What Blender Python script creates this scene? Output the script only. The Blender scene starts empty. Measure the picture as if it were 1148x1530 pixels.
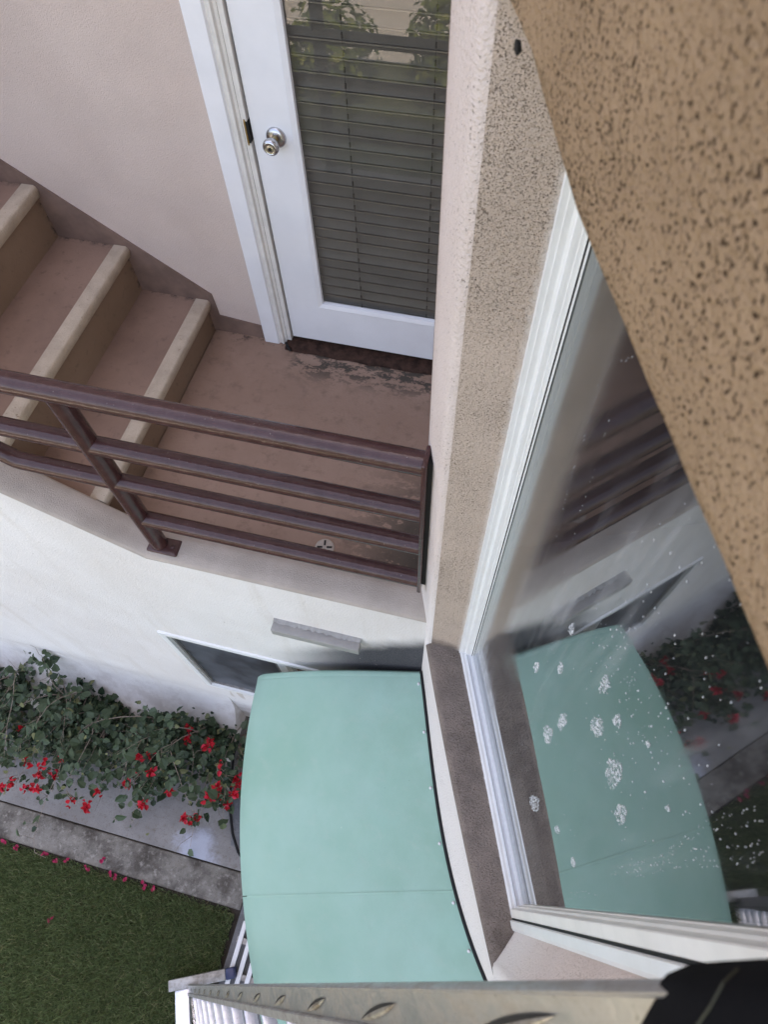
import bpy, bmesh, math, random
import numpy as np
from mathutils import Vector, Matrix
random.seed(7); rng = np.random.default_rng(7)
S = bpy.context.scene
C = S.collection

# ------------------------------------------------------------------ camera, sky, sun, exposure
cam = bpy.data.cameras.new('camera'); camo = bpy.data.objects.new('camera', cam); C.objects.link(camo)
cam.sensor_fit = 'VERTICAL'; cam.sensor_height = 36; cam.lens = 1012.4 / 1530 * 36
cam.clip_start = 0.02; cam.clip_end = 300
m3 = Matrix(((0.969032, -0.200821, 0.143696), (0.245372, 0.848474, -0.468918), (-0.027754, 0.489655, 0.871474)))
camo.matrix_world = Matrix.Translation((0, 0, 5)) @ m3.to_4x4()
cam.dof.use_dof = True; cam.dof.focus_distance = 2.6; cam.dof.aperture_fstop = 8
S.camera = camo

SUN_EL, SUN_AZ = math.radians(61), math.radians(12)      # the sun stands behind the building
w = bpy.data.worlds.new('World'); S.world = w; w.use_nodes = True
nt = w.node_tree; sky = nt.nodes.new('ShaderNodeTexSky'); sky.sky_type = 'NISHITA'; sky.sun_disc = False
sky.sun_elevation = SUN_EL; sky.sun_rotation = SUN_AZ; sky.air_density = 1.0; sky.dust_density = 3.0; sky.ozone_density = 0.6
nt.links.new(sky.outputs[0], nt.nodes['Background'].inputs[0]); nt.nodes['Background'].inputs[1].default_value = 0.15
sun = bpy.data.lights.new('sun', 'SUN'); sun.energy = 3.0; sun.angle = math.radians(0.55); sun.color = (1, 0.95, 0.87)
suno = bpy.data.objects.new('sun', sun); C.objects.link(suno); suno.location = (0, 10, 20)
sd = Vector((math.sin(SUN_AZ) * math.cos(SUN_EL), math.cos(SUN_AZ) * math.cos(SUN_EL), math.sin(SUN_EL)))
suno.rotation_euler = sd.to_track_quat('Z', 'Y').to_euler()
vs = S.view_settings; vs.view_transform = 'Standard'; vs.look = 'None'; vs.gamma = 1; vs.use_curve_mapping = False
vs.exposure = 2.5
vs.use_white_balance = True; vs.white_balance_temperature = 8300; vs.white_balance_tint = 17   # set for open shade, as the phone did
S.render.engine = 'CYCLES'
S.cycles.max_bounces = 8; S.cycles.diffuse_bounces = 5; S.cycles.glossy_bounces = 5; S.cycles.transparent_max_bounces = 12

# ------------------------------------------------------------------ helpers
def tag(o, label=None, cat=None, group=None, kind=None):
    for k, v in (('label', label), ('category', cat), ('group', group), ('kind', kind)):
        if v: o[k] = v
    return o
def thing(name, loc, label, cat, group=None):
    o = bpy.data.objects.new(name, None); C.objects.link(o); o.location = loc; o.empty_display_size = .1
    return tag(o, label, cat, group)
def obj(name, V, F, m, parent=None, smooth=False, loc=None, bevel=0, seg=2):
    """V in world coordinates; the mesh is stored relative to its thing's base."""
    L = Vector(parent.location) if parent else Vector(loc or (0, 0, 0))
    if parent and parent.parent: L = L + parent.parent.location
    me = bpy.data.meshes.new(name)
    V = np.asarray(V, float).reshape(-1, 3) - np.array(L)
    me.from_pydata(V.tolist(), [], [tuple(int(i) for i in f) for f in F]); me.validate()
    bm = bmesh.new(); bm.from_mesh(me); bmesh.ops.recalc_face_normals(bm, faces=bm.faces)
    if bevel:
        bm.edges.ensure_lookup_table()
        es = [e for e in bm.edges if len(e.link_faces) == 2 and e.calc_face_angle(0) > math.radians(35)]
        bmesh.ops.bevel(bm, geom=es, offset=bevel, segments=seg, affect='EDGES', profile=.5, clamp_overlap=True)
    bm.to_mesh(me); bm.free()
    if smooth or bevel:
        for p in me.polygons: p.use_smooth = True
        me.set_sharp_from_angle(angle=math.radians(50 if not bevel else 70))
    me.materials.append(m)
    o = bpy.data.objects.new(name, me); C.objects.link(o)
    if parent: o.parent = parent
    else: o.location = L
    return o
class MB:
    def __init__(s): s.V = []; s.F = []
    def add(s, V, F):
        b = len(s.V); s.V += [tuple(v) for v in V]; s.F += [tuple(i + b for i in f) for f in F]; return s
    def box(s, a, b, fn=None):
        x0, y0, z0 = a; x1, y1, z1 = b
        V = [(x, y, z) for z in (z0, z1) for y in (y0, y1) for x in (x0, x1)]
        if fn: V = [fn(*v) for v in V]
        return s.add(V, [(0, 2, 3, 1), (4, 5, 7, 6), (0, 1, 5, 4), (2, 6, 7, 3), (0, 4, 6, 2), (1, 3, 7, 5)])
    def prism(s, poly, fn0, fn1):
        n = len(poly)
        V = [fn0(*p) for p in poly] + [fn1(*p) for p in poly]
        F = [(i, (i + 1) % n, n + (i + 1) % n, n + i) for i in range(n)] + [tuple(range(n))[::-1], tuple(range(n, 2 * n))]
        return s.add(V, F)
    def grid(s, rows):
        n, k = len(rows), len(rows[0])
        return s.add([p for r in rows for p in r], [(i * k + j, i * k + j + 1, (i + 1) * k + j + 1, (i + 1) * k + j) for i in range(n - 1) for j in range(k - 1)])
    def tube(s, pts, r, n=16, caps=True):
        P = [Vector(p) for p in pts]; rs = r if isinstance(r, (list, tuple)) else [r] * len(P)
        rings = []; up = None
        for i, p in enumerate(P):
            d0 = (P[i] - P[i - 1]).normalized() if i else (P[1] - P[0]).normalized()
            d1 = (P[i + 1] - P[i]).normalized() if i < len(P) - 1 else d0
            t = (d0 + d1).normalized()
            if up is None: up = t.orthogonal().normalized()
            up = (up - t * up.dot(t)).normalized(); sd_ = t.cross(up)
            k = 1 / max(.4, t.dot(d0))
            rings.append([p + (up * math.cos(a) + sd_ * math.sin(a)) * rs[i] * (1 if i in (0, len(P) - 1) else k ** .5) for a in [2 * math.pi * j / n for j in range(n)]])
        V = [v for q in rings for v in q]
        F = [(i * n + j, i * n + (j + 1) % n, (i + 1) * n + (j + 1) % n, (i + 1) * n + j) for i in range(len(P) - 1) for j in range(n)]
        if caps: F += [tuple(range(n))[::-1], tuple(range((len(P) - 1) * n, len(P) * n))]
        return s.add(V, F)
    def lathe(s, o, ax, prof, n=24):
        """prof: (distance along ax, radius)"""
        ax = Vector(ax).normalized(); u = ax.orthogonal().normalized(); v = ax.cross(u); o = Vector(o)
        V = []; k = len(prof)
        for h, r in prof:
            V += [o + ax * h + (u * math.cos(2 * math.pi * j / n) + v * math.sin(2 * math.pi * j / n)) * r for j in range(n)]
        F = [(i * n + j, i * n + (j + 1) % n, (i + 1) * n + (j + 1) % n, (i + 1) * n + j) for i in range(k - 1) for j in range(n)]
        F += [tuple(range(n))[::-1], tuple(range((k - 1) * n, k * n))]
        return s.add(V, F)
    def build(s, name, m, parent=None, **k): return obj(name, s.V, s.F, m, parent, **k)
OX, OY = .92821, .37206
def W(d, s, z): return (OX * d - OY * s, OY * d + OX * s, z)       # window-wall frame: d into the wall, s along it

# ------------------------------------------------------------------ materials
class NB:
    def __init__(s, name):
        s.m = bpy.data.materials.new(name); s.m.use_nodes = True; s.t = s.m.node_tree
        s.b = s.t.nodes['Principled BSDF']; s.out = s.t.nodes['Material Output']
        g = s.t.nodes.new('ShaderNodeNewGeometry'); s.pos = g.outputs['Position']; s.geo = g
    def n(s, kind, **k):
        x = s.t.nodes.new(kind)
        for a, v in k.items(): setattr(x, a, v)
        return x
    def L(s, a, b): s.t.links.new(a, b)
    def noise(s, scale, detail=4, rough=.55, vec=None, stretch=None):
        x = s.n('ShaderNodeTexNoise'); x.inputs['Scale'].default_value = scale; x.inputs['Detail'].default_value = detail; x.inputs['Roughness'].default_value = rough
        v = vec or s.pos
        if stretch:
            mp = s.n('ShaderNodeMapping'); mp.inputs['Scale'].default_value = stretch[:3]
            if len(stretch) > 3: mp.inputs['Rotation'].default_value = stretch[3]
            s.L(v, mp.inputs[0]); v = mp.outputs[0]
        s.L(v, x.inputs['Vector']); return x.outputs[0]
    def ramp(s, f, lo, hi, a=0, b=1, smooth=True):
        x = s.n('ShaderNodeMapRange'); x.interpolation_type = 'SMOOTHSTEP' if smooth else 'LINEAR'
        for i, v in ((1, lo), (2, hi), (3, a), (4, b)): x.inputs[i].default_value = v
        s.L(f, x.inputs[0]); return x.outputs[0]
    def mix(s, f, a, b):
        x = s.n('ShaderNodeMix', data_type='RGBA')
        for sock, v in ((x.inputs[0], f), (x.inputs[6], a), (x.inputs[7], b)):
            if isinstance(v, (int, float)): sock.default_value = v
            elif isinstance(v, tuple): sock.default_value = (*v, 1)
            else: s.L(v, sock)
        return x.outputs[2]
    def math(s, op, a, b=None, c=None):
        x = s.n('ShaderNodeMath', operation=op)
        for i, v in enumerate((a, b, c)):
            if v is None: continue
            if isinstance(v, (int, float)): x.inputs[i].default_value = v
            else: s.L(v, x.inputs[i])
        return x.outputs[0]
    def xyz(s):
        x = s.n('ShaderNodeSeparateXYZ'); s.L(s.pos, x.inputs[0]); return x.outputs
    def bump(s, h, dist, strength=1, prev=None):
        x = s.n('ShaderNodeBump'); x.inputs['Distance'].default_value = dist; x.inputs['Strength'].default_value = strength
        s.L(h, x.inputs['Height'])
        if prev: s.L(prev, x.inputs['Normal'])
        s.L(x.outputs[0], s.b.inputs['Normal']); return x.outputs[0]
    def set(s, color=None, rough=None, metal=None, spec=None):
        for k, v in (('Base Color', color), ('Roughness', rough), ('Metallic', metal), ('Specular IOR Level', spec)):
            if v is None: continue
            if isinstance(v, tuple): s.b.inputs[k].default_value = (*v, 1)
            elif isinstance(v, (int, float)): s.b.inputs[k].default_value = v
            else: s.L(v, s.b.inputs[k])
        return s
def stucco(name, c, c2, grain=260, gd=.0016, pits=None, big=2.2, streak=None, rough=.92, wall_marks=None, lowwhite=False, caulk=None):
    """plaster: large soft tone change, sand grain relief, optional dirt-filled pits and rain streaks"""
    b = NB(name)
    col = b.mix(b.ramp(b.noise(big, 5, .6), .35, .68), c, c2)
    if streak:
        st = b.noise(9, 4, .6, stretch=(1, 1, .12)); col = b.mix(b.ramp(st, .52, .75, 0, streak[1]), col, streak[0])
    if wall_marks:        # blue-black strip on the wall right above the awning end, fading upwards
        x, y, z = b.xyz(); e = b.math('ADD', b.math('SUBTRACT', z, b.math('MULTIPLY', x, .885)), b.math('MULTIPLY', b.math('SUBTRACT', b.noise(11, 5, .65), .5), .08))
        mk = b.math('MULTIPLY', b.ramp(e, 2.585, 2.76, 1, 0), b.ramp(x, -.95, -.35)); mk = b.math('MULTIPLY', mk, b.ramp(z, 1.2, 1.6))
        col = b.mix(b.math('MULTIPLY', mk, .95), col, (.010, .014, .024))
        # rusty drip marks under the window sill
        dr_ = b.math('MULTIPLY', b.math('MULTIPLY', b.ramp(z, .58, .66), b.ramp(z, .78, .81, 1, 0)), b.ramp(b.noise(16, 2, .5, stretch=(1, 1, .12)), .55, .62)); dr_ = b.math('MULTIPLY', dr_, b.ramp(x, -1.46, -1.42))
        col = b.mix(b.math('MULTIPLY', dr_, .5), col, (.45, .34, .25))
        # grime dots and a soft dirty wash near the ground
        col = b.mix(b.ramp(b.noise(45, 3, .6), .70, .75, 0, .6), col, (.30, .26, .23))
        col = b.mix(b.math('MULTIPLY', b.ramp(z, .15, .75, 1, 0), b.ramp(b.noise(6, 5, .65), .4, .65, 0, .45)), col, (.40, .33, .29))
    if lowwhite:      # white low on the wall, blending into pink above the sill
        z = b.xyz()[2]; col = b.mix(b.ramp(z, 2.65, 3.5, 1, 0), col, (.82, .765, .74))
    fine = b.noise(grain * 2.2, 2, .6)
    col = b.mix(b.ramp(fine, .3, .7, 0, .13), col, tuple(x * .62 for x in c))
    h = b.noise(grain, 3, .65)
    nrm = b.bump(h, gd, 1)
    if pits:
        pc, psc, lo, hi, dist = pits
        dens = b.noise(7, 3, .6)
        p0 = b.noise(psc, 2.5, .55); p = b.math('ADD', p0, b.math('MULTIPLY', b.math('SUBTRACT', dens, .5), .22))
        mask = b.ramp(p, lo, hi)
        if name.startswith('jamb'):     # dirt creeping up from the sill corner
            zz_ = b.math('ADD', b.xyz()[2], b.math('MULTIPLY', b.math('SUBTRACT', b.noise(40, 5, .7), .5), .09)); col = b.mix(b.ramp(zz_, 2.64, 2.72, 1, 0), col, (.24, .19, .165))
        if caulk:         # smooth white paint cut in along the window frame
            x, y, z = b.xyz(); dd = b.math('ADD', b.math('MULTIPLY', x, OX), b.math('MULTIPLY', y, OY))
            dd = b.math('ADD', dd, b.math('MULTIPLY', b.math('SUBTRACT', b.noise(60, 4, .6), .5), .016))
            ck = b.ramp(dd, caulk[0], caulk[1]); mask = b.math('MULTIPLY', mask, b.math('SUBTRACT', 1, ck)); col = b.mix(ck, col, (.70, .65, .61))
        col = b.mix(mask, col, pc)
        hh = b.math('SUBTRACT', 1, mask); b.bump(hh, dist, 1, nrm)
    b.set(col, rough, spec=.06); return b.m
def plain(name, c, rough=.5, metal=0, var=.12, scale=14, bump=None, spec=None):
    b = NB(name)
    col = b.mix(b.ramp(b.noise(scale, 5, .6), .3, .7), tuple(x * (1 - var) for x in c), tuple(min(1, x * (1 + var)) for x in c))
    b.set(col, rough, metal, spec)
    if bump: b.bump(b.noise(bump[0], 3, .6), bump[1])
    return b.m

PINK = (.60, .47, .42); PINK2 = (.53, .41, .365)
m_landwall = stucco('pink_stucco', (.67, .545, .485), (.61, .49, .435), 200, .0034)
m_white = stucco('white_stucco', (.80, .765, .745), (.735, .69, .66), 120, .004, big=1.6, streak=((.60, .53, .46), .32), wall_marks=True)
m_bay = stucco('bay_stucco', (.72, .61, .56), (.68, .565, .51), 150, .005, pits=((.42, .33, .28), 210, .66, .72, .002), lowwhite=True)
m_jamb = stucco('jamb_stucco', (.60, .475, .395), (.52, .41, .335), 170, .006, pits=((.29, .22, .17), 460, .56, .76, .0025), caulk=(.288, .309))
m_lintel = stucco('shaded_tan_stucco', (.375, .25, .155), (.315, .208, .128), 120, .007, pits=((.06, .034, .02), 290, .57, .68, .002), big=5)  # darker tan carries the shade lying on the header face
m_sill = stucco('dirty_sill_stucco', (.275, .222, .19), (.20, .162, .14), 150, .007, pits=((.12, .092, .075), 380, .56, .72, .002), big=12, caulk=(.299, .311))
m_curb = stucco('curb_stucco', (.50, .43, .375), (.42, .36, .31), 260, .003, big=6)
m_nosing = stucco('nosing_paint', (.53, .44, .345), (.44, .36, .28), 160, .003, big=14, pits=((.30, .23, .17), 90, .68, .76, .0015))
m_trim = plain('brown_wall_paint', (.185, .115, .09), .8, var=.2, scale=10, bump=(220, .001))
def landing_mat():
    b = NB('brown_deck_coating')
    col = b.mix(b.ramp(b.noise(3, 5, .62), .3, .7), (.24, .146, .104), (.30, .192, .142))
    col = b.mix(b.ramp(b.noise(16, 5, .7), .5, .72, 0, .5), col, (.135, .082, .06))
    x, y, z = b.xyz()
    dark = b.noise(13, 6, .72, stretch=(1, 2.2, 1)); spk = b.noise(70, 4, .7)
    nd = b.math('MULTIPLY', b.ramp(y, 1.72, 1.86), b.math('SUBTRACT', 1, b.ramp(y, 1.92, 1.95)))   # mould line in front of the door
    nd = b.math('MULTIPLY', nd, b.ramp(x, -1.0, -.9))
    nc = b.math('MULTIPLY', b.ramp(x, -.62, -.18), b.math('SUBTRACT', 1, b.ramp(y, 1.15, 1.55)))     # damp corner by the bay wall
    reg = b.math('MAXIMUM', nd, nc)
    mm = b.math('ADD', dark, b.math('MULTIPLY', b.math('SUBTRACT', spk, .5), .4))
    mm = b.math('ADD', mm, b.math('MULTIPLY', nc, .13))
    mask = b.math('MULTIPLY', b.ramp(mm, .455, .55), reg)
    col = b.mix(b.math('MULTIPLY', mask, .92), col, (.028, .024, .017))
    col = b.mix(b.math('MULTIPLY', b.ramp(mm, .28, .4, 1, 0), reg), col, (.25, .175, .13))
    # worn ring of dirt along the back wall
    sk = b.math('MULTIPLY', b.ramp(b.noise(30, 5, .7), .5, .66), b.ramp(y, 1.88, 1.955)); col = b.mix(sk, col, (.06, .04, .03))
    b.set(col, b.ramp(b.noise(8, 4, .6), .3, .7, .5, .75)); b.bump(b.noise(90, 4, .6), .0012); return b.m
m_landing = landing_mat()
def stair_mat(name, c, c2):
    b = NB(name)
    col = b.mix(b.ramp(b.noise(4, 5, .62), .3, .7), c, c2)
    col = b.mix(b.ramp(b.noise(26, 5, .7), .55, .75, 0, .6), col, tuple(x * .55 for x in c))
    y = b.xyz()[1]
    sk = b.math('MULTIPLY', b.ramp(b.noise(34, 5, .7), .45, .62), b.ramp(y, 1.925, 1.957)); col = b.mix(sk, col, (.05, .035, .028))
    b.set(col, .7); b.bump(b.noise(120, 4, .6), .001); return b.m
m_tread = stair_mat('tread_coating', (.205, .125, .092), (.265, .165, .122))
m_riser = stair_mat('riser_coating', (.22, .142, .092), (.25, .165, .11))
def rail_mat():
    b = NB('brown_gloss_paint')
    col = b.mix(b.ramp(b.noise(24, 5, .65), .35, .7), (.058, .024, .023), (.076, .034, .033))
    d = b.noise(150, 3, .7); col = b.mix(b.ramp(d, .68, .74, 0, .7), col, (.36, .28, .24))
    b.set(col, b.ramp(b.noise(40, 4, .7), .3, .75, .14, .26), spec=.42); b.bump(b.noise(55, 3, .6), .0011); return b.m
m_rail = rail_mat()
m_doorw = plain('white_door_paint', (.77, .775, .80), .42, var=.03, scale=6, bump=(40, .0005))
m_frame = plain('cream_molding_paint', (.68, .655, .62), .5, var=.06, scale=20)
m_casing = plain('white_casing_paint', (.78, .78, .80), .45, var=.03, scale=7, bump=(60, .0004))
m_nickel = plain('satin_nickel', (.52, .52, .53), .27, 1, var=.08, scale=60)
m_brass = plain('worn_brass', (.42, .30, .13), .35, 1)
m_dark = plain('black_gap', (.008, .007, .006), .8)
m_wood = plain('dark_wet_wood', (.04, .02, .014), .75, var=.5, scale=30, bump=(120, .002), spec=.15)
m_slat = plain('brown_grey_blind', (.20, .18, .155), .42, var=.07, scale=9)
m_cord = plain('blind_cord', (.06, .052, .045), .8)
def vinyl_mat():
    b = NB('white_vinyl'); col = b.mix(b.ramp(b.noise(18, 5, .6), .35, .7), (.85, .85, .84), (.82, .815, .80))
    col = b.mix(b.ramp(b.noise(35, 6, .75), .62, .8, 0, .5), col, (.55, .48, .40))
    b.set(col, .32, spec=.5); return b.m
m_vinyl = vinyl_mat()
m_cream = plain('cream_vinyl', (.83, .80, .75), .4, var=.04, scale=12)
m_track = plain('grey_track', (.62, .63, .65), .35, 0, var=.03, scale=90)
m_grey = plain('grey_fixture_paint', (.29, .275, .26), .6, var=.08, scale=25, bump=(90, .0006))
def glass_mat(name, tint, smear=0, coats=3.0, rough=0.0):
    """window pane: mirror share of several coated surfaces, the rest lets the dark room through"""
    b = NB(name); t = b.t; t.nodes.remove(b.b)
    fr = b.n('ShaderNodeFresnel'); fr.inputs[0].default_value = 1.5
    k = b.math('DIVIDE', b.math('MULTIPLY', fr.outputs[0], coats), b.math('ADD', 1, b.math('MULTIPLY', fr.outputs[0], coats - 1)))
    tr = b.n('ShaderNodeBsdfTransparent'); tr.inputs[0].default_value = (*tint, 1)
    gl = b.n('ShaderNodeBsdfGlossy'); gl.inputs['Roughness'].default_value = rough; gl.inputs[0].default_value = (.95, .98, .98, 1)
    mx = b.n('ShaderNodeMixShader'); b.L(k, mx.inputs[0]); b.L(tr.outputs[0], mx.inputs[1]); b.L(gl.outputs[0], mx.inputs[2])
    sh = mx.outputs[0]
    if smear:
        # soapy wipe marks: long curved films of dried water
        wv = b.noise(6, 5, .62, stretch=(1, 1, .16, (0.0, .25, 0)))
        w2 = b.noise(40, 4, .6, stretch=(1, 1, .07, (0, .25, 0)))
        f = b.math('MULTIPLY', b.ramp(wv, .5, .78), b.ramp(w2, .35, .75))
        f = b.math('ADD', b.math('MULTIPLY', f, smear), .012)
        df = b.n('ShaderNodeBsdfDiffuse'); df.inputs[0].default_value = (.8, .82, .85, 1)
        m2 = b.n('ShaderNodeMixShader'); b.L(f, m2.inputs[0]); b.L(sh, m2.inputs[1]); b.L(df.outputs[0], m2.inputs[2]); sh = m2.outputs[0]
        x, y, z = b.xyz(); sc = b.math('ADD', b.math('MULTIPLY', x, -OY), b.math('MULTIPLY', y, OX))      # distance along the pane
        nz = b.math('MULTIPLY', b.math('SUBTRACT', b.noise(4, 4, .6), .5), .35); wet = b.ramp(b.math('ADD', sc, nz), .34, .52)
        wet = b.math('MAXIMUM', b.math('MULTIPLY', wet, .125), b.math('MULTIPLY', b.ramp(b.math('ADD', z, nz), 3.95, 4.2), .03))
        wet = b.math('MULTIPLY', wet, b.ramp(w2, .2, .7, .55, 1.2))
        b.L(b.math('MAXIMUM', wet, b.ramp(b.math('MULTIPLY', b.ramp(w2, .35, .7), b.ramp(wv, .42, .65)), .2, 1, 0, .08)), gl.inputs['Roughness'])
        bp = b.n('ShaderNodeBump'); bp.inputs['Distance'].default_value = .00016; b.L(b.noise(5, 2, .45), bp.inputs['Height']); b.L(bp.outputs[0], gl.inputs['Normal'])
    b.L(sh, b.out.inputs[0]); return b.m
m_bayglass = glass_mat('bay_window_glass', (.5, .55, .53), .26, 2.8)
m_doorglass = glass_mat('door_glass', (.95, .94, .92), 0, 1.15)
m_lowglass = glass_mat('dark_glass', (.25, .27, .28), 0, 2.0)
m_screen = plain('insect_screen', (.065, .072, .085), .45, var=.45, scale=5)
m_room = plain('dark_room_paint', (.05, .05, .05), .9)
def awning_mat():
    b = NB('mint_awning')
    col = b.mix(b.ramp(b.noise(2.2, 5, .6), .3, .7), (.215, .39, .315), (.265, .435, .375))
    sp = b.noise(120, 2, .6); col = b.mix(b.ramp(sp, .74, .79, 0, .75), col, (.10, .17, .14))
    s2 = b.noise(17, 6, .75); col = b.mix(b.ramp(s2, .58, .8, 0, .35), col, (.19, .34, .28))
    dp = b.noise(16, 3, .8); col = b.mix(b.ramp(dp, .745, .77, 0, .8), col, (.68, .70, .66))      # dried white splashes
    x, y, z = b.xyz(); ru = b.noise(22, 5, .65, stretch=(.35, 1, 1)); col = b.mix(b.ramp(ru, .5, .78, 0, .3), col, (.33, .43, .38))
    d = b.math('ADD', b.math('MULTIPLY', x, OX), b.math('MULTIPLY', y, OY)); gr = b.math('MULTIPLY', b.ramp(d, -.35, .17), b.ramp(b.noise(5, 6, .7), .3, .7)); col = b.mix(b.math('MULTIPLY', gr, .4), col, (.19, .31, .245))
    b.set(col, b.ramp(b.noise(5, 4, .6), .3, .7, .38, .62), spec=.4)
    b.bump(b.noise(4, 3, .5), .012, .6, b.bump(b.noise(500, 2, .5), .0004)); return b.m
m_awning = awning_mat()
m_black = plain('black_rubber', (.012, .012, .013), .6, spec=.2, bump=(300, .0005))
def concrete(name, c, c2, c3, pale_patch=None):
    b = NB(name)
    col = b.mix(b.ramp(b.noise(5, 6, .65), .35, .66), c, c2)
    col = b.mix(b.ramp(b.noise(28, 6, .75), .5, .7, 0, .7), col, c3)
    col = b.mix(b.ramp(b.noise(110, 4, .7), .56, .68, 0, .6), col, tuple(x * .4 for x in c2))
    rough = .85
    if pale_patch:  # pale bluish patch with a ragged edge
        x, y, z = b.xyz()
        dx = b.math('MULTIPLY', b.math('SUBTRACT', x, pale_patch[0]), 1 / pale_patch[2]); dy = b.math('MULTIPLY', b.math('SUBTRACT', y, pale_patch[1]), 1 / pale_patch[3])
        r = b.math('SQRT', b.math('ADD', b.math('MULTIPLY', dx, dx), b.math('MULTIPLY', dy, dy)))
        r = b.math('ADD', r, b.math('MULTIPLY', b.math('SUBTRACT', b.noise(9, 5, .7), .5), 1.5))
        mk = b.ramp(r, .25, 1.0, 1, 0); col = b.mix(b.math('MULTIPLY', mk, .75), col, pale_patch[4])
    b.set(col, rough); b.bump(b.noise(180, 4, .65), .002); return b.m
m_slab = concrete('smooth_concrete', (.215, .203, .195), (.17, .157, .15), (.12, .092, .072), (-1.41, -.085, .2, .14, (.40, .43, .52)))
m_edge = concrete('old_concrete', (.20, .185, .165), (.06, .05, .042), (.34, .32, .29))
m_paver = concrete('grey_paver', (.14, .14, .145), (.10, .10, .105), (.18, .18, .18))
def leafmat(name, a, bb, c=None, rough=.5, trans=.0):
    b = NB(name); r = b.geo.outputs['Random Per Island']
    cr = b.n('ShaderNodeValToRGB'); e = cr.color_ramp.elements
    e[0].color = (*a, 1); e[1].color = (*bb, 1)
    if c: q = e.new(.86); q.color = (*bb, 1); e[-1].color = (*c, 1)
    b.L(r, cr.inputs[0]); b.set(cr.outputs[0], rough, spec=.35)
    if trans:
        tl = b.n('ShaderNodeBsdfTranslucent'); b.L(cr.outputs[0], tl.inputs[0]); mx = b.n('ShaderNodeMixShader'); mx.inputs[0].default_value = trans
        b.L(b.b.outputs[0], mx.inputs[1]); b.L(tl.outputs[0], mx.inputs[2]); b.L(mx.outputs[0], b.out.inputs[0])
    return b.m
m_leaf = leafmat('bougainvillea_leaf', (.016, .034, .018), (.085, .125, .07), (.22, .22, .10), .45, .3)
m_bract = leafmat('red_bract', (.30, .006, .014), (.62, .014, .03), (.66, .05, .10), .6, .3)
m_petal = leafmat('fallen_petal', (.22, .01, .04), (.40, .02, .09), None, .7)
m_stem = plain('dry_stem', (.24, .19, .155), .85, var=.3, scale=60)
m_grass = leafmat('grass_blade', (.11, .16, .07), (.22, .29, .13), (.42, .41, .24), .6, .35)
m_soil = concrete('lawn_thatch', (.05, .065, .026), (.07, .085, .036), (.09, .085, .045))
m_dirt = concrete('dark_soil', (.03, .024, .019), (.045, .035, .027), (.02, .016, .012))
m_pebble = leafmat('pebble', (.10, .07, .05), (.30, .24, .19), (.16, .08, .06), .8)
def alu(name, c, rough, dirt):
    b = NB(name); n = b.noise(26, 6, .72, stretch=(1, 1, .6)); col = b.mix(b.ramp(n, .38, .72), c, dirt)
    col = b.mix(b.ramp(b.noise(130, 4, .7), .62, .72, 0, .85), col, tuple(x * .3 for x in dirt))
    b.set(col, b.ramp(n, .3, .7, rough, rough + .2), .75); b.bump(b.noise(70, 4, .6), .0006); return b.m
m_alu = alu('dirty_aluminium', (.47, .465, .465), .3, (.37, .335, .30))
m_alu2 = alu('grey_aluminium', (.35, .345, .335), .48, (.24, .22, .20))
m_rung = alu('bright_aluminium', (.74, .77, .84), .32, (.6, .62, .68))
m_rungend = alu('rung_end_metal', (.62, .57, .50), .3, (.20, .14, .09))
m_bluecap = plain('blue_plastic', (.015, .025, .08), .4)
m_strap = plain('black_fabric', (.006, .006, .007), .9, spec=.08, bump=(600, .0008))
m_thread = plain('olive_thread', (.035, .035, .02), .8)
def bubble_mat(name, lo):
    b = NB(name); b.set((.88, .90, .92), .07, spec=.8)
    lw = b.n('ShaderNodeLayerWeight'); lw.inputs[0].default_value = .5; b.L(b.ramp(lw.outputs[1], .25, .85, lo, .95), b.b.inputs['Alpha']); return b.m
m_bubble = bubble_mat('soap_bubble', .06)
m_drop = bubble_mat('water_drop', .25)
m_shrub = leafmat('sunlit_shrub_leaf', (.08, .13, .02), (.22, .28, .05), (.34, .36, .10), .5, .4)
m_pale = concrete('pale_paving', (.62, .58, .53), (.55, .52, .47), (.5, .46, .42))
m_roof = plain('roof_plaster', (.5, .42, .37), .9)

# ------------------------------------------------------------------ the ground
def sheet(name, x0, x1, y0, y1, z, m, nx=1, ny=1, jit=0):
    rows = [[(x0 + (x1 - x0) * i / nx, y0 + (y1 - y0) * j / ny, z + (random.uniform(-jit, jit) if jit else 0)) for i in range(nx + 1)] for j in range(ny + 1)]
    return tag(MB().grid(rows).build(name, m), kind='structure')
sheet('ground', -120, 120, -120, 40, -.03, m_dirt)
# lawn: the near piece ends at a right-angled corner by the paving
mb = MB()
mb.grid([[(-6, y, z), (-1.035, y, z)] for y, z in ((-8.0, -.012), (-.385, -.012))]); mb.grid([[(-1.035, y, z), (5, y, z)] for y, z in ((-8.0, -.012), (-1.35, -.012))])
tag(mb.build('lawn', m_soil), kind='structure')
mb = MB(); mb.box((-1.0, -1.3, -.06), (2.5, .86, 0))
tag(mb.build('patio', m_paver, bevel=.006), kind='structure')
mb = MB(); mb.box((-6, -.146, -.06), (-1.005, .80, 0)); tag(mb.build('path', m_slab, bevel=.004), kind='structure')
mb = MB(); mb.box((-6, -.358, -.06), (-1.005, -.154, -.004))
tag(mb.build('path_edging', m_edge, bevel=.008), kind='structure')
# garden beyond the lawn, in full sun (seen only as reflections)
sheet('garden_path', -9, 6, -7.9, -5.5, .004, m_pale)
tag(MB().grid([[(x, y, -.005) for x in (-40, 40)] for y in (-40, -8.0)]).build('far_lawn', m_soil), kind='structure')

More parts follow.
